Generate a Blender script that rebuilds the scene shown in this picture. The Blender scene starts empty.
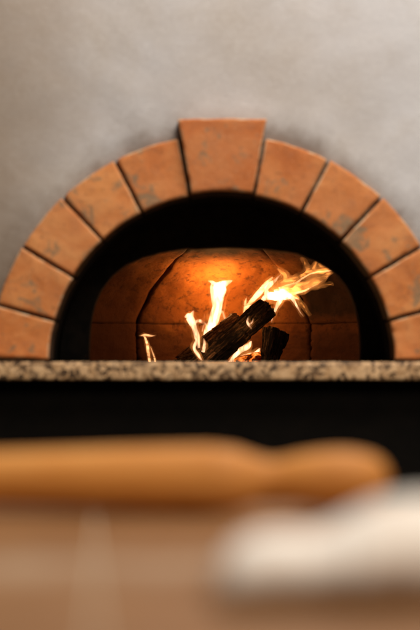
import bpy, bmesh, math, random
from mathutils import Vector, Matrix, noise
random.seed(7)
scene = bpy.context.scene
COL = scene.collection
F = 1487.5          # focal length expressed in pixels of the 420 x 630 photograph
HZ = 360.0          # row of the horizon in the photograph
def P(px, py, D):   # a point seen at (px, py), D metres ahead of the camera
    return Vector(((px-210)/F*D, D, (HZ-py)/F*D))

# ------------------------------------------------------------------ materials
def newmat(name):
    m = bpy.data.materials.new(name); m.use_nodes = True
    nt = m.node_tree; nt.nodes.clear()
    out = nt.nodes.new('ShaderNodeOutputMaterial')
    return m, nt, out
def node(nt, t, **kw):
    n = nt.nodes.new(t)
    for k, v in kw.items():
        if k.startswith('i_'): n.inputs[k[2:].replace('_', ' ')].default_value = v
        else: setattr(n, k, v)
    return n
def ramp(nt, src, stops):
    r = nt.nodes.new('ShaderNodeValToRGB')
    cr = r.color_ramp
    while len(cr.elements) < len(stops): cr.elements.new(0.5)
    for e, (p, c) in zip(cr.elements, stops):
        e.position = p
        e.color = (c[0], c[1], c[2], 1) if isinstance(c, tuple) else (c, c, c, 1)
    nt.links.new(src, r.inputs[0]); return r.outputs[0]
def coords(nt, scale=(1, 1, 1), rot=(0, 0, 0), objspace=True, offs=None):
    tc = nt.nodes.new('ShaderNodeTexCoord'); mp = nt.nodes.new('ShaderNodeMapping')
    mp.inputs['Scale'].default_value = scale; mp.inputs['Rotation'].default_value = rot
    nt.links.new(tc.outputs['Object'], mp.inputs[0])
    return mp.outputs[0]
def noi(nt, vec, scale, detail=6, rough=.6, dist=0):
    n = nt.nodes.new('ShaderNodeTexNoise')
    n.inputs['Scale'].default_value = scale; n.inputs['Detail'].default_value = detail
    n.inputs['Roughness'].default_value = rough; n.inputs['Distortion'].default_value = dist
    nt.links.new(vec, n.inputs['Vector']); return n.outputs['Fac']
def mix(nt, fac, a, b, mode='MIX'):
    m = nt.nodes.new('ShaderNodeMix'); m.data_type = 'RGBA'; m.blend_type = mode
    for i, v in ((0, fac), (6, a), (7, b)):
        if hasattr(v, 'links') or hasattr(v, 'is_linked'): nt.links.new(v, m.inputs[i])
        elif i == 0: m.inputs[0].default_value = v
        else: m.inputs[i].default_value = (*v, 1)
    return m.outputs[2]
def math_(nt, op, a, b=None):
    m = nt.nodes.new('ShaderNodeMath'); m.operation = op
    for i, v in ((0, a), (1, b)):
        if v is None: continue
        if hasattr(v, 'is_linked'): nt.links.new(v, m.inputs[i])
        else: m.inputs[i].default_value = v
    return m.outputs[0]
def bump(nt, h, strength, dist, prev=None):
    b = nt.nodes.new('ShaderNodeBump'); b.inputs['Strength'].default_value = strength
    b.inputs['Distance'].default_value = dist; nt.links.new(h, b.inputs['Height'])
    if prev is not None: nt.links.new(prev, b.inputs['Normal'])
    return b.outputs[0]
def principled(nt, out, col, rough=.8, normal=None, spec=.3, **kw):
    p = nt.nodes.new('ShaderNodeBsdfPrincipled')
    if hasattr(col, 'is_linked'): nt.links.new(col, p.inputs['Base Color'])
    else: p.inputs['Base Color'].default_value = (*col, 1)
    if hasattr(rough, 'is_linked'): nt.links.new(rough, p.inputs['Roughness'])
    else: p.inputs['Roughness'].default_value = rough
    p.inputs['Specular IOR Level'].default_value = spec
    for k, v in kw.items(): p.inputs[k].default_value = v
    if normal is not None: nt.links.new(normal, p.inputs['Normal'])
    nt.links.new(p.outputs[0], out.inputs[0]); return p

def mat_plaster():
    m, nt, out = newmat('plaster'); v = coords(nt)
    big = noi(nt, v, 2.1, 4, .5, .1); mid = noi(nt, v, 6, 9, .6, .15); fine = noi(nt, v, 90, 8, .75)
    c = ramp(nt, big, [(.30, (.42, .375, .34)), (.48, (.45, .425, .415)), (.62, (.50, .485, .485))])
    c = mix(nt, ramp(nt, mid, [(.46, 0.0), (.66, .38)]), c, (.34, .285, .23))
    c = mix(nt, ramp(nt, fine, [(.45, 0.0), (.7, .20)]), c, (.62, .59, .56))
    sp = nt.nodes.new('ShaderNodeSeparateXYZ'); nt.links.new(v, sp.inputs[0])
    # uneven brown tone deepening towards the left of the hood
    x = math_(nt, 'ADD', math_(nt, 'MULTIPLY', sp.outputs['X'], 1.0), math_(nt, 'MULTIPLY', noi(nt, v, 3.0, 6, .62), .45))
    c = mix(nt, ramp(nt, math_(nt, 'ADD', x, .5), [(.30, .80), (.55, 0.0)]), c, (.24, .165, .10))
    # grime and painted-in shadow, an uneven ring where the render meets the bricks
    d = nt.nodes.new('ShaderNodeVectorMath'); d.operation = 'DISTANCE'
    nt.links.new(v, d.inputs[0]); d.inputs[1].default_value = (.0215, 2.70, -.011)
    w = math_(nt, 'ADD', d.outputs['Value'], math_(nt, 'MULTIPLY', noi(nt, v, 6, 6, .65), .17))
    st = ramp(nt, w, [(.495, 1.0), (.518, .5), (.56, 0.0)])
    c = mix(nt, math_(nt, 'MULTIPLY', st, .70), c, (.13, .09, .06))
    n = bump(nt, mid, .30, .010); n = bump(nt, fine, .45, .0018, n)
    principled(nt, out, c, .92, n, .12); return m
def mat_brick():
    m, nt, out = newmat('fired_brick'); v = nt.nodes.new('ShaderNodeNewGeometry').outputs['Position']
    oi = nt.nodes.new('ShaderNodeObjectInfo')
    a = noi(nt, v, 14, 6, .6, .6); b = noi(nt, v, 55, 6, .7); f = noi(nt, v, 260, 4, .7)
    c = ramp(nt, a, [(.32, (.42, .13, .034)), (.5, (.57, .19, .050)), (.68, (.66, .27, .085))])
    c = mix(nt, ramp(nt, oi.outputs['Random'], [(0, 0.0), (.5, .15), (1, .75)]), c, (.36, .095, .026))
    c = mix(nt, ramp(nt, b, [(.52, 0.0), (.72, .5)]), c, (.28, .10, .045))
    c = mix(nt, ramp(nt, noi(nt, v, 6, 5, .6), [(.42, 0.0), (.62, .30)]), c, (.58, .27, .115))
    c = mix(nt, ramp(nt, noi(nt, v, 95, 4, .75), [(.30, .7), (.40, 0.0)]), c, (.16, .07, .035))
    # grey green mortar smears
    g = noi(nt, v, 17, 7, .72, .5)
    c = mix(nt, ramp(nt, g, [(.55, 0.0), (.61, .75)]), c, (.19, .15, .09))
    c = mix(nt, ramp(nt, f, [(.58, 0.0), (.7, .35)]), c, (.72, .42, .22))
    n = bump(nt, a, .4, .006); n = bump(nt, b, .5, .003, n); n = bump(nt, f, .4, .0008, n)
    principled(nt, out, c, .82, n, .25); return m
def mat_edge():
    m, nt, out = newmat('worn_brick_edge'); v = coords(nt)
    a = noi(nt, v, 40, 6, .65)
    c = ramp(nt, a, [(.38, (.46, .15, .045)), (.50, (.56, .26, .11)), (.62, (.62, .42, .25))])
    principled(nt, out, c, .85, bump(nt, a, .5, .002), .2); return m
def mat_simple_noise(name, c0, c1, scale, rough=.9, bs=.5, bd=.004, spec=.2):
    m, nt, out = newmat(name); v = coords(nt)
    a = noi(nt, v, scale, 7, .65, .4)
    c = ramp(nt, a, [(.35, c0), (.68, c1)])
    principled(nt, out, c, rough, bump(nt, a, bs, bd), spec); return m
def mat_refractory():
    m, nt, out = newmat('refractory_clay'); v = nt.nodes.new('ShaderNodeNewGeometry').outputs['Position']
    a = noi(nt, v, 6, 6, .6, .5); b = noi(nt, v, 60, 8, .72); s = noi(nt, v, 17, 6, .7, 1.5)
    c = ramp(nt, a, [(.3, (.22, .070, .014)), (.52, (.40, .145, .027)), (.7, (.50, .215, .045))])
    c = mix(nt, ramp(nt, b, [(.37, .75), (.47, 0.0)]), c, (.05, .022, .012))
    c = mix(nt, ramp(nt, s, [(.52, 0.0), (.70, .55)]), c, (.10, .036, .014))
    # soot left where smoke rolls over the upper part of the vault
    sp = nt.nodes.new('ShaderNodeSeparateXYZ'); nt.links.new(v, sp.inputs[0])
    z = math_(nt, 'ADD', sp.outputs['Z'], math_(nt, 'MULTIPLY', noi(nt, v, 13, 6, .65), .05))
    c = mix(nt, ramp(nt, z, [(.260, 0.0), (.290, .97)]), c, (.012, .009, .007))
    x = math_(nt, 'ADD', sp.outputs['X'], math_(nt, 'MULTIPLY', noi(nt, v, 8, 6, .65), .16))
    c = mix(nt, ramp(nt, x, [(-.12, .55), (-.02, 0.0)]) if False else math_(nt, 'MULTIPLY', ramp(nt, math_(nt, 'ADD', x, .5), [(.36, 1.0), (.53, 0.0)]), .88), c, (.035, .011, .005))  # left flank darkened in the colour as the firelight falls off
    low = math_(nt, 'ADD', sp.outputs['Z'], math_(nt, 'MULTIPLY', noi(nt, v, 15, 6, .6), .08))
    c = mix(nt, ramp(nt, low, [(.10, .86), (.20, 0.0)]), c, (.045, .014, .006))  # lower course: ash, plus the firelight's dimming painted in
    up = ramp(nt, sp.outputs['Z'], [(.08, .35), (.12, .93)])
    c = mix(nt, math_(nt, 'MULTIPLY', ramp(nt, x, [(.24, 0.0), (.33, 1.0)]), up), c, (.014, .010, .008))  # shade painted on the upper right, out of the firelight
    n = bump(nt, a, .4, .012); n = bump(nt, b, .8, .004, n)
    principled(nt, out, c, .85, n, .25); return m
def mat_granite():
    m, nt, out = newmat('speckled_granite'); v = coords(nt)
    w = nt.nodes.new('ShaderNodeTexVoronoi'); w.inputs['Scale'].default_value = 120
    w.inputs['Randomness'].default_value = 1
    wv = nt.nodes.new('ShaderNodeTexNoise'); wv.inputs['Scale'].default_value = 60
    nt.links.new(v, wv.inputs['Vector'])
    mm = nt.nodes.new('ShaderNodeVectorMath'); mm.operation = 'MULTIPLY_ADD'
    nt.links.new(wv.outputs['Color'], mm.inputs[0]); mm.inputs[1].default_value = (.02, .02, .02); nt.links.new(v, mm.inputs[2])
    nt.links.new(mm.outputs[0], w.inputs['Vector'])
    c = ramp(nt, w.outputs['Color'], [(.10, (.05, .028, .015)), (.30, (.17, .095, .045)), (.42, (.48, .28, .13)), (.75, (.70, .45, .24)), (.95, (.36, .20, .09))])
    f = noi(nt, v, 50, 5, .65)
    c = mix(nt, ramp(nt, f, [(.545, 0.0), (.61, .8)]), c, (.075, .042, .022))
    principled(nt, out, c, .5, None, .25); return m
def mat_char(name='charred_wood', brown=False):
    m, nt, out = newmat(name); v = coords(nt, (1, 1, .10))
    a = noi(nt, v, 150, 7, .7, .3); v2 = coords(nt); b = noi(nt, v2, 70, 6, .7, .8)
    c = ramp(nt, a, [(.36, (.006, .005, .004)), (.50, (.03, .018, .011)), (.60, (.22, .11, .05)), (.70, (.48, .30, .16))])
    if brown: c = ramp(nt, a, [(.36, (.012, .007, .004)), (.50, (.14, .055, .02)), (.60, (.34, .17, .07)), (.70, (.5, .30, .15))])
    c = mix(nt, ramp(nt, b, [(.36, .9), (.50, .0)]), c, (.008, .006, .005))
    n = bump(nt, a, .9, .006); n = bump(nt, b, .6, .003, n)
    p = principled(nt, out, c, .75, n, .25)
    return m
def mat_ember():
    m, nt, out = newmat('glowing_ember'); v = coords(nt)
    a = noi(nt, v, 34, 5, .6, .6)
    c = ramp(nt, a, [(.45, (.01, .008, .006)), (.6, (.08, .03, .012))])
    e = ramp(nt, a, [(.34, (1, .42, .10)), (.44, (.75, .14, .012)), (.52, (0.02, 0, 0))])
    p = principled(nt, out, c, .8, bump(nt, a, .7, .004), .2)
    nt.links.new(e, p.inputs['Emission Color']); p.inputs['Emission Strength'].default_value = 1.5
    return m
def mat_flame(name, col, strength, nscale, lo, hi, stretch=(1, 1, .35)):
    m, nt, out = newmat(name); v = coords(nt, stretch)
    a = noi(nt, v, nscale, 3, .55, 1.4)
    s = ramp(nt, a, [(lo, .04), (hi, 1.0)])
    e = nt.nodes.new('ShaderNodeEmission'); e.inputs[0].default_value = (*col, 1)
    nt.links.new(math_(nt, 'MULTIPLY', s, strength), e.inputs[1])
    nt.links.new(e.outputs[0], out.inputs['Volume'])
    m.cycles.volume_step_rate = .25 if hasattr(m.cycles, 'volume_step_rate') else 1
    return m
def mat_wood():
    m, nt, out = newmat('waxed_beech'); v = coords(nt, (.15, 1, 1))
    a = noi(nt, v, 60, 6, .6, .6); b = noi(nt, coords(nt), 9, 4, .5)
    c = ramp(nt, a, [(.3, (.52, .195, .034)), (.55, (.64, .265, .055)), (.75, (.72, .35, .095))])
    c = mix(nt, ramp(nt, b, [(.4, 0.0), (.7, .35)]), c, (.46, .19, .05))
    principled(nt, out, c, .60, bump(nt, a, .15, .001), .25); return m
def mat_dough():
    m, nt, out = newmat('floured_dough'); v = coords(nt)
    a = noi(nt, v, 30, 6, .6); c = ramp(nt, a, [(.3, (.82, .74, .66)), (.65, (.90, .87, .83))])
    p = principled(nt, out, c, .75, bump(nt, a, .3, .002), .2)
    return m
def mat_top():
    m, nt, out = newmat('worktop_stone'); v = coords(nt)
    a = noi(nt, v, 5, 6, .6, .7); b = noi(nt, v, 60, 5, .65)
    c = ramp(nt, a, [(.3, (.19, .080, .022)), (.7, (.29, .135, .045))])
    c = mix(nt, ramp(nt, b, [(.5, 0.0), (.7, .2)]), c, (.42, .28, .16))
    # pale sheen painted into the stone colour, strongest just in front of the pin
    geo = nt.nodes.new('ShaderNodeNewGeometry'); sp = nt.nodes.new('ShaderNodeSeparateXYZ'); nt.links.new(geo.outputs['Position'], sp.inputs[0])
    sheen_y = math_(nt, 'ADD', sp.outputs['Y'], math_(nt, 'MULTIPLY', noi(nt, v, 14, 7, .7), .16))
    sheen_ = math_(nt, 'MULTIPLY', ramp(nt, sheen_y, [(.90, 0.0), (1.03, .68), (1.13, .68), (1.19, 0.0)]), ramp(nt, noi(nt, v, 130, 5, .7), [(.35, .6), (.6, 1.0)]))
    c = mix(nt, sheen_, c, (.60, .47, .34))
    principled(nt, out, c, ramp(nt, a, [(.3, .34), (.7, .46)]), bump(nt, b, .15, .0006), .4); return m

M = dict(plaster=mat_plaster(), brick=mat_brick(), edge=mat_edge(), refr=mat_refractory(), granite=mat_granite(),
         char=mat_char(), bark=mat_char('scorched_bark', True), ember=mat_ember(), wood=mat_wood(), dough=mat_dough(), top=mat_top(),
         mortar=mat_simple_noise('joint_mortar', (.022, .013, .008), (.14, .09, .055), 55),
         soot=mat_simple_noise('soot', (.004, .0035, .003), (.012, .009, .007), 30, .95, .6, .006, .1),
         sootbrick=mat_simple_noise('sooty_brick', (.012, .008, .006), (.05, .025, .014), 40),
         oven_floor=mat_simple_noise('oven_floor_tile', (.02, .012, .008), (.10, .055, .03), 35),
         black=mat_simple_noise('black_steel', (.0028, .0022, .0016), (.005, .0036, .0025), 20, .8, .1, .002, .08),
         room_floor=mat_simple_noise('floor_tile', (.03, .022, .017), (.06, .045, .033), 8, .6),
         seam=mat_simple_noise('pale_filler', (.45, .33, .22), (.58, .45, .33), 40, .6, .2, .001),
         flame_hot=mat_flame('flame_hot', (1, .52, .27), 420, 60, .34, .62),
         flame_thin=mat_flame('flame_thin', (1, .31, .055), 330, 52, .44, .60, (.45, 1, 1)),
         flame_halo=mat_flame('flame_halo', (1, .31, .06), 38, 30, .36, .66, (1, 1, .5)),
         flame_soft=mat_flame('flame_soft', (1, .44, .17), 520, 50, .34, .60, (.5, 1, 1)),
         )

# ------------------------------------------------------------------ helpers
def tag(o, label=None, cat=None, group=None, kind=None):
    if label: o['label'] = label
    if cat: o['category'] = cat
    if group: o['group'] = group
    if kind: o['kind'] = kind
    return o
def empty(name, loc=(0, 0, 0), **kw):
    o = bpy.data.objects.new(name, None); COL.objects.link(o); o.location = loc
    o.empty_display_size = .05
    return tag(o, **kw)
def link(name, bm, mats, parent=None, smooth=True, origin=None):
    """bmesh in world space -> one mesh object (origin moved to 'origin')"""
    me = bpy.data.meshes.new(name)
    bmesh.ops.recalc_face_normals(bm, faces=bm.faces)
    if origin is not None: bmesh.ops.translate(bm, verts=bm.verts, vec=-Vector(origin))
    bm.to_mesh(me); bm.free()
    for mt in (mats if isinstance(mats, (list, tuple)) else [mats]): me.materials.append(mt)
    for p in me.polygons: p.use_smooth = smooth
    o = bpy.data.objects.new(name, me); COL.objects.link(o)
    base = Vector(origin) if origin is not None else Vector((0, 0, 0))
    if parent is not None:
        o.parent = parent; base = base - parent.location
    o.location = base
    return o
def box_bm(x0, x1, y0, y1, z0, z1, bev=0, seg=3, sub=0):
    bm = bmesh.new(); bmesh.ops.create_cube(bm, size=1)
    for v in bm.verts:
        v.co = Vector((x0+(v.co.x+.5)*(x1-x0), y0+(v.co.y+.5)*(y1-y0), z0+(v.co.z+.5)*(z1-z0)))
    if bev: bmesh.ops.bevel(bm, geom=list(bm.edges), offset=bev, segments=seg, profile=.5, affect='EDGES')
    return bm
def fbm(p, s, o=4): return noise.fractal(Vector(p)*s, 1.0, 2.0, o)

AX, AY, AZ = .0215, 2.67, -.011       # centre of the arch, on its front plane
R_IN, R_OUT = .3133, .4165
SLAB = -.0035
def pol(r, deg, y):
    a = math.radians(deg); return Vector((AX+r*math.sin(a), y, AZ+r*math.cos(a)))

# ------------------------------------------------------------------ plastered wall with the arched hole
def plaster_wall():
    bm = bmesh.new(); Y = AY+.018
    NA, NR = 150, 70
    grid = []
    for i in range(NA+1):
        a = -90+180*i/NA; s, c = math.sin(math.radians(a)), math.cos(math.radians(a))
        # ray to the rectangle x in [-1.3, 1.3], z up to 1.5
        t = min((1.3/abs(s)) if abs(s) > 1e-6 else 9, (1.5/c) if c > 1e-6 else 9)
        row = []
        for j in range(NR+1):
            r = .365+(t-.365)*(j/NR)**1.5
            x, z = AX+r*s, AZ+.012+r*c
            d = fbm((x, 0, z), 3.0, 3)*.006+fbm((x+5, 1, z), 14, 3)*.0018
            # the render swells softly where it was pulled up to the bricks
            lip = -.006*math.exp(-((r-.425)/.03)**2)
            row.append(bm.verts.new((x, Y+d+lip, z)))
        grid.append(row)
    for i in range(NA):
        for j in range(NR):
            bm.faces.new((grid[i][j], grid[i+1][j], grid[i+1][j+1], grid[i][j+1]))
    g = bmesh.ops.extrude_face_region(bm, geom=list(bm.faces))
    for v in g['geom']:
        if isinstance(v, bmesh.types.BMVert): v.co.y = Y+.10
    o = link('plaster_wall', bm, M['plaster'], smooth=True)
    tag(o, 'rough grey beige plaster wall above and around the brick arch', 'wall')
plaster_wall()

# ------------------------------------------------------------------ brick arch
arch = empty('brick_arch', (AX, AY, SLAB), label='arch of orange bricks with a taller keystone framing the oven mouth', cat='arch')
def voussoir(a0, a1, r0, r1, yf, yb, name, seed, flat=False):
    """one wedge brick: a fine grid on its face, edges rounded, sides swept back into the wall"""
    rnd = random.Random(seed); gap = .0030; RB = .0050
    e = [0, .0004, .0012, .0024, .0040]
    def axis(L, n):
        return e+[.0056+(L-.0112)*k/n for k in range(n+1)]+[L-q for q in e[::-1]]
    half = math.radians((a1-a0)/2); mid = (a0+a1)/2; Lr = r1-r0
    US = axis(2*half*(r0+r1)/2-2*gap, 16); VS = axis(Lr, 16); LU = US[-1]
    bow = [rnd.uniform(-.0012, .0012) for _ in range(4)]
    chips = [(rnd.random()*LU, rnd.choice((0, Lr)), rnd.uniform(.004, .009)) for _ in range(2)]+[(rnd.choice((0, LU)), rnd.random()*Lr, rnd.uniform(.003, .007)) for _ in range(3)]
    bm = bmesh.new(); G = []
    for u in US:
        row = []
        for v in VS:
            t = u/LU; r = r0+v
            if flat:
                am = half*(2*t-1); r += (v/Lr)*(r1*math.cos(half)/math.cos(am)-r1)*.7
            ang = (half-gap/r)*(2*t-1)
            d = min(u, LU-u, v, Lr-v)
            y = 0
            for dd in (min(u, LU-u), min(v, Lr-v)):
                if dd < RB: y += RB-math.sqrt(max(0, RB*RB-(RB-dd)**2))
            y = min(y, RB*1.2)
            for cu, cv, cr in chips:
                q = math.hypot(u-cu, v-cv)
                if q < cr: y += (cr-q)*.55
            p = pol(r, mid+math.degrees(ang), yf)
            sd = p+Vector((seed*3.1, 0, 0))
            wob = (bow[0]*math.sin(t*3.1)*(v/Lr)+bow[1]*math.sin(t*3.1)*(1-v/Lr))
            rad = Vector((math.sin(math.radians(mid)), 0, math.cos(math.radians(mid)))); tan = Vector((rad.z, 0, -rad.x))
            p += rad*wob+tan*(bow[2]*math.sin(v/Lr*3.1))*(1 if t > .5 else -1)
            p.x += fbm(sd+Vector((9, 0, 0)), 32, 3)*.0011; p.z += fbm(sd+Vector((0, 9, 0)), 32, 3)*.0011
            p.y += y+fbm(sd, 16, 4)*.0014+fbm(sd, 70, 3)*.0005
            row.append((bm.verts.new(p), d))
        G.append(row)
    nu, nv = len(US), len(VS)
    for i in range(nu-1):
        for j in range(nv-1):
            f = bm.faces.new((G[i][j][0], G[i+1][j][0], G[i+1][j+1][0], G[i][j+1][0]))
            if min(G[i][j][1], G[i+1][j+1][1], G[i+1][j][1], G[i][j+1][1]) < .0023: f.material_index = 1
    loop = [G[i][0][0] for i in range(nu)]+[G[nu-1][j][0] for j in range(1, nv)]+[G[i][nv-1][0] for i in range(nu-2, -1, -1)]+[G[0][j][0] for j in range(nv-2, 0, -1)]
    n = len(loop); prev = loop
    for q in (.10, .3, .65, 1.0):
        cur = []
        for v0 in loop:
            c = v0.co.copy(); c.y = v0.co.y+(yb-v0.co.y)*q
            cur.append(bm.verts.new(c))
        for k in range(n):
            f = bm.faces.new((prev[k], prev[(k+1) % n], cur[(k+1) % n], cur[k]))
            c = f.calc_center_median()
            if math.hypot(c.x-AX, c.z-AZ) < r0+.004: f.material_index = 0 if q == .1 else 2
        prev = cur
    bm.faces.new(prev[::-1])
    org = pol((r0+r1)/2, mid, (yf+yb)/2)
    bmesh.ops.rotate(bm, cent=org, matrix=Matrix.Rotation(math.radians(rnd.uniform(-.7, .7)), 3, 'X') @ Matrix.Rotation(math.radians(rnd.uniform(-.5, .5)), 3, 'Z'), verts=bm.verts)
    return link(name, bm, [M['brick'], M['edge'], M['sootbrick']], arch, origin=org)
J = [10.6, 27.4, 43.4, 59.0, 74.7, 88.2]
voussoir(-10.6, 10.6, R_IN, .4475, AY-.022, AY+.085, 'keystone', 3, flat=True)
for s in (-1, 1):
    for k in range(5):
        a0, a1 = s*J[k], s*J[k+1]
        if a0 > a1: a0, a1 = a1, a0
        rr = random.Random(50+k*2+s)
        voussoir(a0, a1, R_IN+rr.uniform(-.001, .001), R_OUT+rr.uniform(-.002, .002), AY+rr.uniform(-.002, .002), AY+.085, 'arch_brick', 11+k*2+s)
def mortar():
    bm = bmesh.new(); N = 120
    prof = [(R_IN+.006, AY+.0085), (R_OUT-.004, AY+.0085), (R_OUT-.004, AY+.088), (R_IN+.005, AY+.088)]
    rows = []
    for i in range(N+1):
        a = -90.4+180.8*i/N
        rows.append([bm.verts.new(pol(r, a, y+(fbm(pol(r, a, 0), 40, 3)*.002 if y < AY+.02 else 0))) for r, y in prof])
    for i in range(N):
        for k in range(4):
            bm.faces.new((rows[i][k], rows[i+1][k], rows[i+1][(k+1) % 4], rows[i][(k+1) % 4]))
    bm.faces.new(rows[0]); bm.faces.new(rows[-1])
    link('mortar', bm, M['mortar'], arch)
mortar()

# ------------------------------------------------------------------ throat + mouth + chamber (one oven)
CX, CY = .031, 3.37
oven = empty('oven_chamber', (CX, CY, SLAB), label='sooty domed brick oven chamber with cracked joints, lit orange by the fire', cat='oven')
def shell(name, pts_in, y0, y1, mat, closed=False, thick=.03, c=(AX, AZ)):
    """a strip in the x-z plane, swept from y0 to y1, with thickness outward"""
    bm = bmesh.new(); rows = []
    n = len(pts_in)
    for (x, z) in pts_in:
        d = Vector((x-c[0], z-c[1])); d.normalize()
        rows.append([bm.verts.new((x, y0, z)), bm.verts.new((x, y1, z)),
                     bm.verts.new((x+d.x*thick, y1, z+d.y*thick)), bm.verts.new((x+d.x*thick, y0, z+d.y*thick))])
    for i in range(n-1):
        for k in range(4):
            bm.faces.new((rows[i][k], rows[i+1][k], rows[i+1][(k+1) % 4], rows[i][(k+1) % 4]))
    bm.faces.new(rows[0]); bm.faces.new(rows[-1])
    return bm
pts = [(AX+(R_IN+.0035)*math.sin(math.radians(a)), AZ+(R_IN+.0035)*math.cos(math.radians(a))) for a in range(-90, 91, 2)]
link('throat_vault', shell('t', pts, AY+.089, 2.95, M['soot']), M['soot'], oven)
# mouth wall: black plate pierced by a flat arch
def mouth():
    bm = bmesh.new(); D = 2.92; s = F/D
    hw = 137/s; hh = (HZ-246)/s-SLAB; mx = (225-210)/s
    inner = []; outer = []; N = 64
    for i in range(N+1):
        t = math.pi*i/N; c, q = math.cos(t), math.sin(t); e = 2/3.0
        x = mx-hw*math.copysign(abs(c)**e, c); z = SLAB-.002+hh*abs(q)**e
        z += fbm((x*1.0, 3, z), 16, 3)*.004
        inner.append((x, z))
        R = .50
        outer.append((mx-R*c*1.1, SLAB-.002+R*q))
    vs = []
    for (xi, zi), (xo, zo) in zip(inner, outer):
        vs.append([bm.verts.new((xi, D, zi)), bm.verts.new((xi, D+.05, zi)), bm.verts.new((xo, D+.05, zo)), bm.verts.new((xo, D, zo))])
    for i in range(N):
        for k in range(4): bm.faces.new((vs[i][k], vs[i+1][k], vs[i+1][(k+1) % 4], vs[i][(k+1) % 4]))
    bm.faces.new(vs[0]); bm.faces.new(vs[-1])
    link('mouth_arch', bm, M['soot'], oven)
mouth()
ZB = .092          # top of the straight lower course
def dome_pt(phi, t, off=0):
    """t in 0..1 straight course, 1..2 the vault; phi from the back wall, clockwise"""
    a = math.radians(phi)
    if t <= 1: r, z = .45, SLAB+(ZB-SLAB)*t
    else:
        e = (t-1)*math.pi/2; r = .45*math.cos(e); z = ZB+.205*math.sin(e)
        r += off*math.cos(e)*-1; z += -off*math.sin(e); off = 0
    r -= off
    return Vector((CX+r*math.sin(a), CY+r*math.cos(a), z))
def skew(p, t):   # the two joints of the back segment lean towards each other higher up
    return p+(12*max(0, t-1) if p == -28.5 else -11*max(0, t-1) if p == 29.5 else 0)
def panel(name, p0, p1, t0, t1, inset, seed):
    bm = bmesh.new(); NU, NV = 46, 40
    G = []; H = []
    for i in range(NU+1):
        g1 = []; g2 = []
        for j in range(NV+1):
            t = t0+(t1-t0)*j/NV
            rr = max(.06, .45 if t <= 1 else .45*math.cos((t-1)*math.pi/2))
            # ragged edges, the same raggedness on neither side of a joint
            wl = math.degrees((.0008+.0075*max(0, fbm((t*4+seed, 0, 1), 2.2, 4)))/rr)
            wr = math.degrees((.0008+.0040*max(0, fbm((t*4+seed, 7, 4), 2.2, 4)))/rr)
            u = i/NU; q0, q1 = skew(p0, t)+wl, skew(p1, t)-wr; phi = q0+(q1-q0)*u
            q = dome_pt(phi, t)
            edge = min(u, 1-u)*NU
            rnd = .003*math.exp(-edge*1.5)
            h = fbm(q+Vector((seed, 0, 0)), 9, 4)*.007+fbm(q, 42, 4)*.0022
            g1.append(bm.verts.new(dome_pt(phi, t, inset+h-rnd))); g2.append(bm.verts.new(dome_pt(phi, t, -.02)))
        G.append(g1); H.append(g2)
    for i in range(NU):
        for j in range(NV):
            bm.faces.new((G[i][j], G[i][j+1], G[i+1][j+1], G[i+1][j]))
            bm.faces.new((H[i][j], H[i+1][j], H[i+1][j+1], H[i][j+1]))
    for i in range(NU):
        bm.faces.new((G[i][0], G[i+1][0], H[i+1][0], H[i][0])); bm.faces.new((G[i][NV], H[i][NV], H[i+1][NV], G[i+1][NV]))
    for j in range(NV):
        bm.faces.new((G[0][j], H[0][j], H[0][j+1], G[0][j+1])); bm.faces.new((G[NU][j], G[NU][j+1], H[NU][j+1], H[NU][j]))
    link(name, bm, M['refr'], oven, origin=dome_pt((p0+p1)/2, t0, 0))
bk = [(-126, -88), (-88, -28.5), (-28.5, 29.5), (29.5, 88), (88, 126)]
for k, (a, b) in enumerate(bk):
    panel('wall_block', a, b, 0, .9965, .0008, 3+k)
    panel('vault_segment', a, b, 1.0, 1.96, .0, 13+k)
def backing():
    bm = bmesh.new(); rows = []
    for i in range(49):
        phi = -128+256*i/48
        rows.append([bm.verts.new(dome_pt(phi, t, -.032)) for t in [k*.1 for k in range(21)]])
    for i in range(48):
        for j in range(20): bm.faces.new((rows[i][j], rows[i+1][j], rows[i+1][j+1], rows[i][j+1]))
    bmesh.ops.remove_doubles(bm, verts=bm.verts, dist=1e-5)
    link('outer_shell', bm, M['soot'], oven)
backing()
link('hearth_floor', box_bm(-.6, .66, 2.993, 3.95, -.06, SLAB-.001, .002, 2), M['oven_floor'], oven)

# ------------------------------------------------------------------ granite ledge, base, floor
def slab():
    bm = bmesh.new(); y0, y1, z1, z0 = 2.598, 2.99, SLAB, SLAB-.0325
    prof = [(y1, z0), (y1, z1)]
    r = .005
    for k in range(6): a = math.pi/2*k/5; prof.append((y0+r-r*math.sin(a), z1-r+r*math.cos(a)))
    for k in range(6): a = math.pi/2*k/5; prof.append((y0+r-r*math.cos(a), z0+r-r*math.sin(a)))
    N = 260; rows = []
    for i in range(N+1):
        x = -1.25+2.5*i/N
        rows.append([bm.verts.new((x, y+(fbm((x, y, z), 60, 3)*.0009 if y < y1 else 0), z+(fbm((x, z, 3), 45, 3)*.0006 if y < y1 else 0))) for y, z in prof])
    n = len(prof)
    for i in range(N):
        for k in range(n): bm.faces.new((rows[i][k], rows[i+1][k], rows[i+1][(k+1) % n], rows[i][(k+1) % n]))
    bm.faces.new(rows[0]); bm.faces.new(rows[-1])
    o = link('granite_ledge', bm, M['granite'])
    tag(o, 'speckled beige and black granite ledge in front of the oven mouth', 'ledge')
slab()
base = link('base_cabinet', box_bm(-1.25, 1.25, 2.64, 2.99, -.95, SLAB-.034, .003, 2), M['black'], None, False)
tag(base, 'black front panel below the granite ledge', 'cabinet')
fl = link('floor', box_bm(-1.8, 1.8, .0, 4.2, -1.0, -.951), M['room_floor'], None, False); tag(fl, kind='structure')

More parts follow.
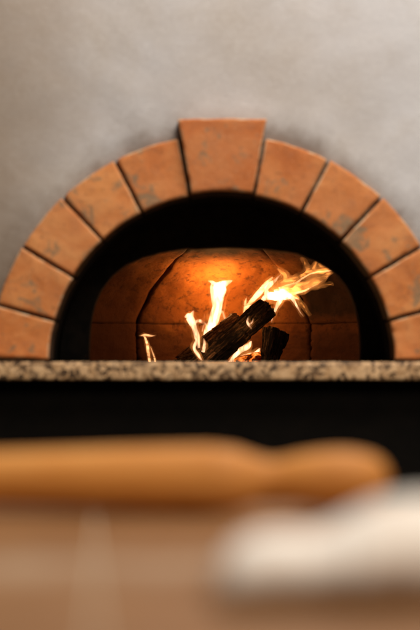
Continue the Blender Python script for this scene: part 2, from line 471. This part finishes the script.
# ------------------------------------------------------------------ logs
def make_log(name, p0, p1, r0, r1, nside, seed, mat, label, rot=0, squash=1.0, group='charred logs burning in the oven'):
    """split log: irregular polygon section swept from p0 to p1, with grain ridges and broken ends"""
    rnd = random.Random(seed); p0, p1 = Vector(p0), Vector(p1); L = (p1-p0).length
    ax = (p1-p0).normalized()
    q = ax.to_track_quat('Z', 'Y')
    corners = sorted([(k+rnd.uniform(-.25, .25))*2*math.pi/nside for k in range(nside)])
    crad = [rnd.uniform(.85, 1.12) for _ in corners]
    cp = [Vector((math.cos(a+rot)*r, math.sin(a+rot)*r*squash)) for a, r in zip(corners, crad)]
    NC = nside*12; ring = []
    for k in range(NC):
        f = k/12; i = int(f) % nside; t = f-int(f)
        ring.append(cp[i].lerp(cp[(i+1) % nside], t)*1.0)
    bm = bmesh.new(); NL = 90; rows = []
    for j in range(-3, NL+4):
        jj = min(max(j, 0), NL); z = L*jj/NL
        sc = 1.0
        if j < 0: sc = [0, .45, .8][j+3]
        if j > NL: sc = [.8, .45, 0][j-NL-1]
        row = []
        for c in ring:
            rad = (r0+(r1-r0)*jj/NL)
            x, y = c.x*rad, c.y*rad
            g = fbm((x*95+seed, y*95, z*9), 1, 4)*.0032 + fbm((x*30+seed, y*30, z*22), 1, 4)*.0030
            g -= .0035*max(0, fbm((x*60, y*60+seed, z*60), 1, 3)-.15)*2   # alligatored char
            k = (1+g/rad)*sc
            bend = math.sin(z/L*3.1+seed)*.05*rad
            ez = fbm((x*120, y*120, seed), 1, 4)*.006*(1 if jj in (0, NL) else 0)
            if j < 0 or j > NL: ez = fbm((x*sc*120, y*sc*120, seed), 1, 4)*.006
            row.append(bm.verts.new((x*k+bend, y*k, z+ez)))
        rows.append(row)
    n = len(ring)
    for i in range(len(rows)-1):
        for k in range(n):
            bm.faces.new((rows[i][k], rows[i][(k+1) % n], rows[i+1][(k+1) % n], rows[i+1][k]))
    bmesh.ops.remove_doubles(bm, verts=bm.verts, dist=1e-6)
    o = link(name, bm, mat, smooth=True)
    o.rotation_mode = 'QUATERNION'; o.rotation_quaternion = q; o.location = p0
    return tag(o, label, 'log', group)
def zfloor(v, r): v = Vector(v); v.z = max(v.z, SLAB+r); return v
make_log('charred_log', P(197, 372, 3.38), P(267.5, 308, 3.46), .0285, .028, 5, 4, M['char'],
         'thick black charred log slanting up to the right with flames at its raised end', rot=.3)
make_log('charred_log', P(182, 362, 3.54), P(237, 318, 3.60), .021, .018, 6, 9, M['bark'],
         'thinner brown scorched log behind the thick one, below the tall white flame', rot=.9)
make_log('charred_log', P(269, 368, 3.40), P(275, 331, 3.44), .020, .036, 4, 15, M['char'],
         'short black log stub standing at the right under the raised log end', rot=.5, squash=.75)
make_log('charred_log', P(176, 362, 3.50), P(208, 352, 3.44), .009, .011, 5, 21, M['bark'],
         'small scorched brown stick on the hearth by the lower left end of the thick log')
em = make_log('ember', P(236, 364, 3.50), P(262, 356, 3.52), .017, .014, 6, 31, M['ember'],
         'glowing orange ember lying between the thick log and the short stub', group=None)
em['category'] = 'ember'
if 'group' in em: del em['group']
for o in bpy.data.objects:
    if o.name == 'ember': pass

# ------------------------------------------------------------------ flames: closed soft volumes
def catmull(pts, n=14):
    out = []
    P_ = [pts[0]]+pts+[pts[-1]]
    for i in range(1, len(P_)-2):
        a, b, c, d = P_[i-1], P_[i], P_[i+1], P_[i+2]
        for k in range(n):
            t = k/n
            out.append(tuple(.5*((2*b[q])+(-a[q]+c[q])*t+(2*a[q]-5*b[q]+4*c[q]-d[q])*t*t+(-a[q]+3*b[q]-3*c[q]+d[q])*t*t*t) for q in range(len(a))))
    out.append(tuple(pts[-1])); return out
def flame(name, strands, mat, label, D, voxel=.0010, wob=.0012, flat=.75, seed=0, halo=None):
    o = flame_mesh(name, strands, mat, label, D, voxel, wob, flat, seed)
    if halo:
        hs = [[((q+(0,))[0], q[1], q[2]*1.35+halo, (q[3] if len(q) > 3 else 0)) for q in st] for st in strands]
        h = flame_mesh('outer_flame', hs, M['flame_halo'], None, D, .0014, .0035, .8, seed+3)
        h.parent = o; h.location = h.location-o.location
    return o
def flame_mesh(name, strands, mat, label, D, voxel=.0010, wob=.0012, flat=.75, seed=0):
    bm = bmesh.new()
    for st in strands:
        st = [(s+(0,))[:4] if len(s) == 3 else s for s in st]     # px, py, radius px, depth offset cm
        pts = catmull(st)
        prev = None; N = 14
        cs = [P(x, y, D+dd*.01) for x, y, r, dd in pts]
        for i, (x, y, r, dd) in enumerate(pts):
            tg = (cs[min(i+1, len(cs)-1)]-cs[max(i-1, 0)]).normalized()
            up = Vector((0, 1, 0)); side = tg.cross(up)
            side = side.normalized() if side.length > 1e-4 else Vector((1, 0, 0))
            up = side.cross(tg).normalized()
            rm = max(r, .25)/F*D
            row = [bm.verts.new(cs[i]+side*math.cos(2*math.pi*k/N)*rm+up*math.sin(2*math.pi*k/N)*max(rm*flat, .0009)) for k in range(N)]
            if prev:
                for k in range(N): bm.faces.new((prev[k], prev[(k+1) % N], row[(k+1) % N], row[k]))
            else: bm.faces.new(row[::-1])
            prev = row
        bm.faces.new(prev)
    me = bpy.data.meshes.new('tmp'); bm.to_mesh(me); bm.free()
    t = bpy.data.objects.new('tmp', me); COL.objects.link(t)
    r = t.modifiers.new('r', 'REMESH'); r.mode = 'VOXEL'; r.voxel_size = voxel
    s = t.modifiers.new('s', 'SMOOTH'); s.factor = .5; s.iterations = 3
    dg = bpy.context.evaluated_depsgraph_get(); ev = t.evaluated_get(dg)
    m2 = bpy.data.meshes.new_from_object(ev); bpy.data.objects.remove(t)
    bm = bmesh.new(); bm.from_mesh(m2); bpy.data.meshes.remove(m2)
    for v in bm.verts:
        d = noise.noise_vector(Vector((v.co.x*70, v.co.y*70, v.co.z*40+seed)))
        v.co += d*wob
    org = P(strands[0][0][0], strands[0][0][1], D)
    o = link(name, bm, mat, origin=org)
    return tag(o, label, 'flame', 'flames rising from the burning logs') if label else o
flame('flame', [
    [(203, 342, 1.0), (207, 334, 3.8), (213, 322, 5.0), (217, 308, 5.2), (218.5, 297, 5.6), (219.5, 289, 7), (220, 285, 6)],
    [(208, 280.5, .4), (213, 283, 2.0), (217, 285, 3.6), (221, 285, 4.2), (226, 283.5, 3.2), (233, 280, .4)],
    [(214.5, 310, 1.8), (212.0, 298, 1.6), (211.5, 290, 1.4), (212, 284, .8)],
    [(198, 351, .8), (201, 344, 2.4), (206, 336, 3.0), (213, 326, 2.0)],
    [(217, 320, 1.4), (222, 312, 1.0), (224.5, 318, 1.0), (227, 325, .3)],
], M['flame_hot'], 'tall white flame with a flared top in the middle of the fire', 3.70, wob=.0026, seed=1, halo=1.4)
flame('flame', [
    [(199, 348, 1.4), (197, 338, 3.0), (194.5, 328, 3.0), (191, 320, 3.8), (189, 316, 3.4), (185, 317, .6)],
    [(190, 318, 3.6), (192, 314, 2.0), (194, 310, .4)],
    [(192, 326, 1.5), (198, 321, 1.7), (205, 324, 1.4), (209, 329, .4)],
    [(202, 332, .8), (204, 322, .7), (205, 313, .25)],
    [(197, 340, 2.0), (194, 348, 2.0), (199, 356, 1.6), (203, 361, .4)],
    [(203, 352, 2.2), (205, 345, 1.8), (203, 338, .4)],
], M['flame_hot'], 'small forked flame at the left beside the tall white flame', 3.325, wob=.0020, seed=5, halo=1.0)
flame('flame', [
    [(139, 335.5, .3), (144, 335, 1.3), (150, 335.5, 1.2), (156, 336, .3)],
    [(144, 335, 1.0), (147, 344, 1.5), (148, 352, 1.6), (150, 363, 1.3)],
    [(150, 346, .5), (154, 356, 1.0), (156, 364, 1.0)],
], M['flame_soft'], 'little lone flame far left in front of the cracked joint', 3.46, seed=9, halo=.8)
# the streaming flame
flame('flame', [
    [(260, 301, 1.0), (267, 297, 3.6), (276, 296, 4.8, -1), (285, 296, 3.6, -1), (293, 297.5, 1.8), (300, 299, .3)],
    [(268, 296, 3), (266, 290, 2.6), (271, 284, 2.4), (277, 279, 1.2), (282, 273, .3)],
    [(274, 293, 3.6), (285, 292, 2.8), (292, 298, 2.0), (297, 306, 1.2), (304, 317, .3)],
    [(281, 298, 2.8), (277, 306, 2.0), (273, 316, 1.2), (271, 323, .3)],
], M['flame_hot'], 'bright flame bursting from the raised end of the thick log', 3.50, wob=.0022, seed=12, halo=1.6)
stream = flame('flame', [
    [(266, 296, 3), (280, 290, 6.5), (292, 288, 6.0), (304, 286, 4.6), (317, 281, 3.6), (327, 275, 2.0), (333, 271, .4)],
    [(280, 287, 4), (292, 281, 3.6), (303, 277, 3.4), (314, 272, 2.8), (326, 270.5, 2.2), (338, 266.5, .4)],
    [(286, 283, 3), (285, 275, 2.4), (279, 269, 1.4), (274, 266, .3)],
    [(298, 280, 2.6), (307, 272, 2.4), (306, 264, 1.7), (301, 257, .3)],
    [(312, 274, 2.2), (315, 266, 1.8), (318, 259, .5)],
    [(318, 260, .5), (321, 266, 1.6), (330, 270, 1.8), (336, 268, .4)],
    [(300, 289, 2.0), (312, 288, 1.4), (322, 285.5, 1.1), (333, 284, .3)],
    [(292, 292, 2.0), (298, 300, 1.6), (306, 309, .8), (311, 316, .3)],
], M['flame_thin'], 'ragged orange flame streaming to the right above the logs', 3.47, voxel=.0011, wob=.0042, flat=.45, seed=20, halo=1.5)
tongues = flame_mesh('flame_tongue', [
    [(278, 297, 3.2), (290, 294.5, 2.2), (302, 291.5, 1.3), (314, 286.5, .9), (324, 279.5, .6), (331, 273, .25)],
    [(280, 290, 2.6), (290, 285.5, 1.9), (299, 281.5, 1.1), (307, 275.0, .9), (316, 272.5, 1.0), (325, 271.5, 1.1), (333, 269.5, .7), (339, 266, .25)],
], M['flame_soft'], None, 3.455, voxel=.0009, wob=.0026, flat=.6, seed=26)
tongues.parent = stream; tongues.location = tongues.location-stream.location
flame('flame', [
    [(243, 318, .5), (246, 309, 2.0), (252, 301, 2.4), (260, 292, 3.0), (266, 284, 2.4), (273, 277, .8)],
    [(245, 312, 1.4), (245, 303, 1.4), (247, 296, .3)],
], M['flame_soft'], 'thin orange flame licking up along the top edge of the thick log', 3.52, seed=30, halo=1.2)
flame('flame', [
    [(226, 368, .8), (233, 358, 2.0), (241, 350, 3.0), (248, 346, 2.8), (252, 341, .5)],
    [(232, 364, 1.6), (243, 358, 3.2), (254, 355, 3.2), (260, 348, .6)],
], M['flame_hot'], 'low bright flame glowing under the thick log beside the stub', 3.55, wob=.002, seed=33, halo=1.4)

flame('flame', [
    [(252, 329, .4), (249, 325, 1.3), (247.5, 321, 1.2), (249, 316, .3)],
    [(249, 325, 1.0), (252, 322, .8), (253, 318, .25)],
], M['flame_hot'], 'tiny white flame on the front face of the thick log below its raised end', 3.385, seed=41, halo=.7)

# ------------------------------------------------------------------ foreground: worktop, rolling pin, dough
ZT = -.1235
def worktop():
    # the seam runs obliquely, joining two slabs of the same stone
    A = Vector((-.100, 1.29)); B = Vector((-.0335, .44))
    d = (B-A).normalized(); n = Vector((d.y, -d.x))*-1   # towards +x
    if n.x < 0: n = -n
    def prism(corners, z0, z1, bev):
        bm = bmesh.new()
        lo = [bm.verts.new((c.x, c.y, z0)) for c in corners]; hi = [bm.verts.new((c.x, c.y, z1)) for c in corners]
        bm.faces.new(lo[::-1]); bm.faces.new(hi)
        for i in range(len(corners)): bm.faces.new((lo[i], lo[(i+1) % 4], hi[(i+1) % 4], hi[i]))
        if bev: bmesh.ops.bevel(bm, geom=list(bm.edges), offset=bev, segments=2, profile=.5, affect='EDGES')
        return bm
    w = .0013
    e = empty('worktop', (0, .9, ZT-.03), label='polished tan stone worktop with a pale seam running away from the viewer', cat='worktop')
    L = [Vector((-.9, 1.29)), Vector((-.9, .44)), B-n*w, A-n*w]
    R_ = [A+n*w, B+n*w, Vector((.9, .44)), Vector((.9, 1.29))]
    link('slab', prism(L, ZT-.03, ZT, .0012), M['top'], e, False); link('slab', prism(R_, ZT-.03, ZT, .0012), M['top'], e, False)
    link('seam_filler', prism([A-n*w, B-n*w, B+n*w, A+n*w], ZT-.028, ZT-.0003, 0), M['seam'], e, False)
    link('cabinet', box_bm(-.86, .86, .50, 1.24, -.95, ZT-.0305, .003, 2), M['black'], e, False)
worktop()
def rolling_pin():
    # profile along its axis: (distance, radius)
    ctrl = [(-.30, .0190), (-.17, .0222), (-.06, .0258), (.000, .0272), (.020, .0248), (.036, .0195), (.048, .0165), (.058, .0172),
            (.076, .0210), (.096, .0235), (.114, .0235), (.130, .0200), (.139, .0145), (.1435, .0065), (.1445, .0005)]
    body = catmull([(-.302, .0005), (-.3015, .014), (-.3005, .0182)]+ctrl[:4], 8)
    hand = catmull([(.0005, .0268)]+ctrl[4:], 10)
    root = empty('rolling_pin', (0, 1.20, ZT), label='tan wooden rolling pin with a rounded knob handle lying across the worktop', cat='rolling pin')
    def lathe(prof, name):
        bm = bmesh.new(); N = 48; rows = []
        for s, r in prof: rows.append([bm.verts.new((s, math.cos(2*math.pi*k/N)*r, math.sin(2*math.pi*k/N)*r)) for k in range(N)])
        for i in range(len(rows)-1):
            for k in range(N): bm.faces.new((rows[i][k], rows[i+1][k], rows[i+1][(k+1) % N], rows[i][(k+1) % N]))
        bm.faces.new(rows[0]); bm.faces.new(rows[-1])
        rot = Matrix.Rotation(math.radians(-2.0), 4, 'Z')
        bmesh.ops.transform(bm, matrix=Matrix.Translation((0, 0, .0274)) @ rot, verts=bm.verts)
        o = link(name, bm, M['wood']); o.parent = root; return o
    lathe(body, 'barrel'); lathe(hand, 'handle')
rolling_pin()
def dough():
    """one long uneven lump: low at its left end, swelling to the right"""
    D0 = .770; x0, x1 = .0005, .205
    hs = catmull([(0, .0), (.015, .014), (.05, .026), (.11, .0330), (.19, .0345), (.26, .0335), (.32, .0370), (.38, .0430), (.45, .0480), (.58, .0500), (.74, .0490), (.88, .046), (.97, .022), (1.0, .0)], 10)
    bm = bmesh.new(); rows = []; N = 40
    for s_, h in hs:
        h = max(h, .0003); w = .014+.026*min(1, h/.036)*(1 if s_ < .34 else 1.15)
        if s_ < .05 or s_ > .95: w *= h/.02 if h < .02 else 1
        row = []
        for k in range(N):
            a = 2*math.pi*k/N
            y = math.cos(a)*w; z = h*.5+math.sin(a)*h*.5
            z = h*.5+math.copysign(abs(math.sin(a))**.85, math.sin(a))*h*.5
            p = Vector((x0+(x1-x0)*s_, D0+y+.03*s_, z))
            n_ = noise.noise(p*22)*.0028+noise.noise(p*60)*.0008
            p.z = max(0, p.z*(1+n_*12)); p.y += n_*1.5
            row.append(bm.verts.new(p))
        rows.append(row)
    for i in range(len(rows)-1):
        for k in range(N): bm.faces.new((rows[i][k], rows[i+1][k], rows[i+1][(k+1) % N], rows[i][(k+1) % N]))
    bm.faces.new(rows[0]); bm.faces.new(rows[-1])
    o = link('dough', bm, M['dough'], origin=(.1, D0, 0)); o.location.z = ZT
    tag(o, 'long uneven lump of pale floured dough on the worktop in front of the rolling pin', 'dough')
dough()

# ------------------------------------------------------------------ light
def light(name, t, loc, energy, color, size, target=None, sy=None):
    d = bpy.data.lights.new(name, t); d.energy = energy; d.color = color
    if t == 'AREA':
        d.size = size
        if sy: d.shape = 'RECTANGLE'; d.size_y = sy
    else: d.shadow_soft_size = size
    o = bpy.data.objects.new(name, d); COL.objects.link(o); o.location = loc
    if target is not None: o.rotation_euler = (Vector(target)-Vector(loc)).to_track_quat('-Z', 'Y').to_euler()
    return o
light('ceiling_lamp', 'AREA', (.38, 1.75, 1.75), 35, (1, .95, .90), .7, (.15, 2.5, .1))
light('room_lamp', 'AREA', (.7, -.1, 1.6), 39, (1, .87, .72), 1.0, (.1, 1.8, 0))
light('fire_light', 'POINT', P(219, 296, 3.70), 1.25, (1, .42, .11), .010)
light('fire_light', 'POINT', P(282, 295, 3.47), .12, (1, .46, .14), .012)
light('fire_light', 'POINT', P(197, 343, 3.325), .06, (1, .5, .18), .006)
light('fire_light', 'POINT', P(246, 350, 3.56), .05, (1, .43, .12), .006)
light('fire_light', 'POINT', P(248, 321, 3.372), .045, (1, .5, .18), .004)
w = bpy.data.worlds.new('World'); scene.world = w; w.use_nodes = True
bg = w.node_tree.nodes['Background']; bg.inputs[0].default_value = (1, .82, .62, 1); bg.inputs[1].default_value = .10

# ------------------------------------------------------------------ camera
cam = bpy.data.cameras.new('camera'); co = bpy.data.objects.new('camera', cam); COL.objects.link(co)
co.location = (0, 0, 0); co.rotation_euler = (math.radians(90), 0, 0)
cam.sensor_fit = 'VERTICAL'; cam.sensor_height = 36; cam.sensor_width = 24; cam.lens = 85
cam.shift_y = (HZ-315)/630
cam.clip_start = .05; cam.clip_end = 50
cam.dof.use_dof = True; cam.dof.focus_distance = 3.5; cam.dof.aperture_fstop = 2.4
scene.camera = co
scene.view_settings.view_transform = 'Standard'; scene.view_settings.look = 'None'
scene.view_settings.exposure = 0; scene.view_settings.gamma = 1
scene.render.engine = 'CYCLES'
scene.cycles.use_denoising = True
scene.cycles.volume_step_rate = .5
scene.cycles.volume_max_steps = 128
scene.cycles.max_bounces = 8
scene.cycles.sample_clamp_indirect = 4
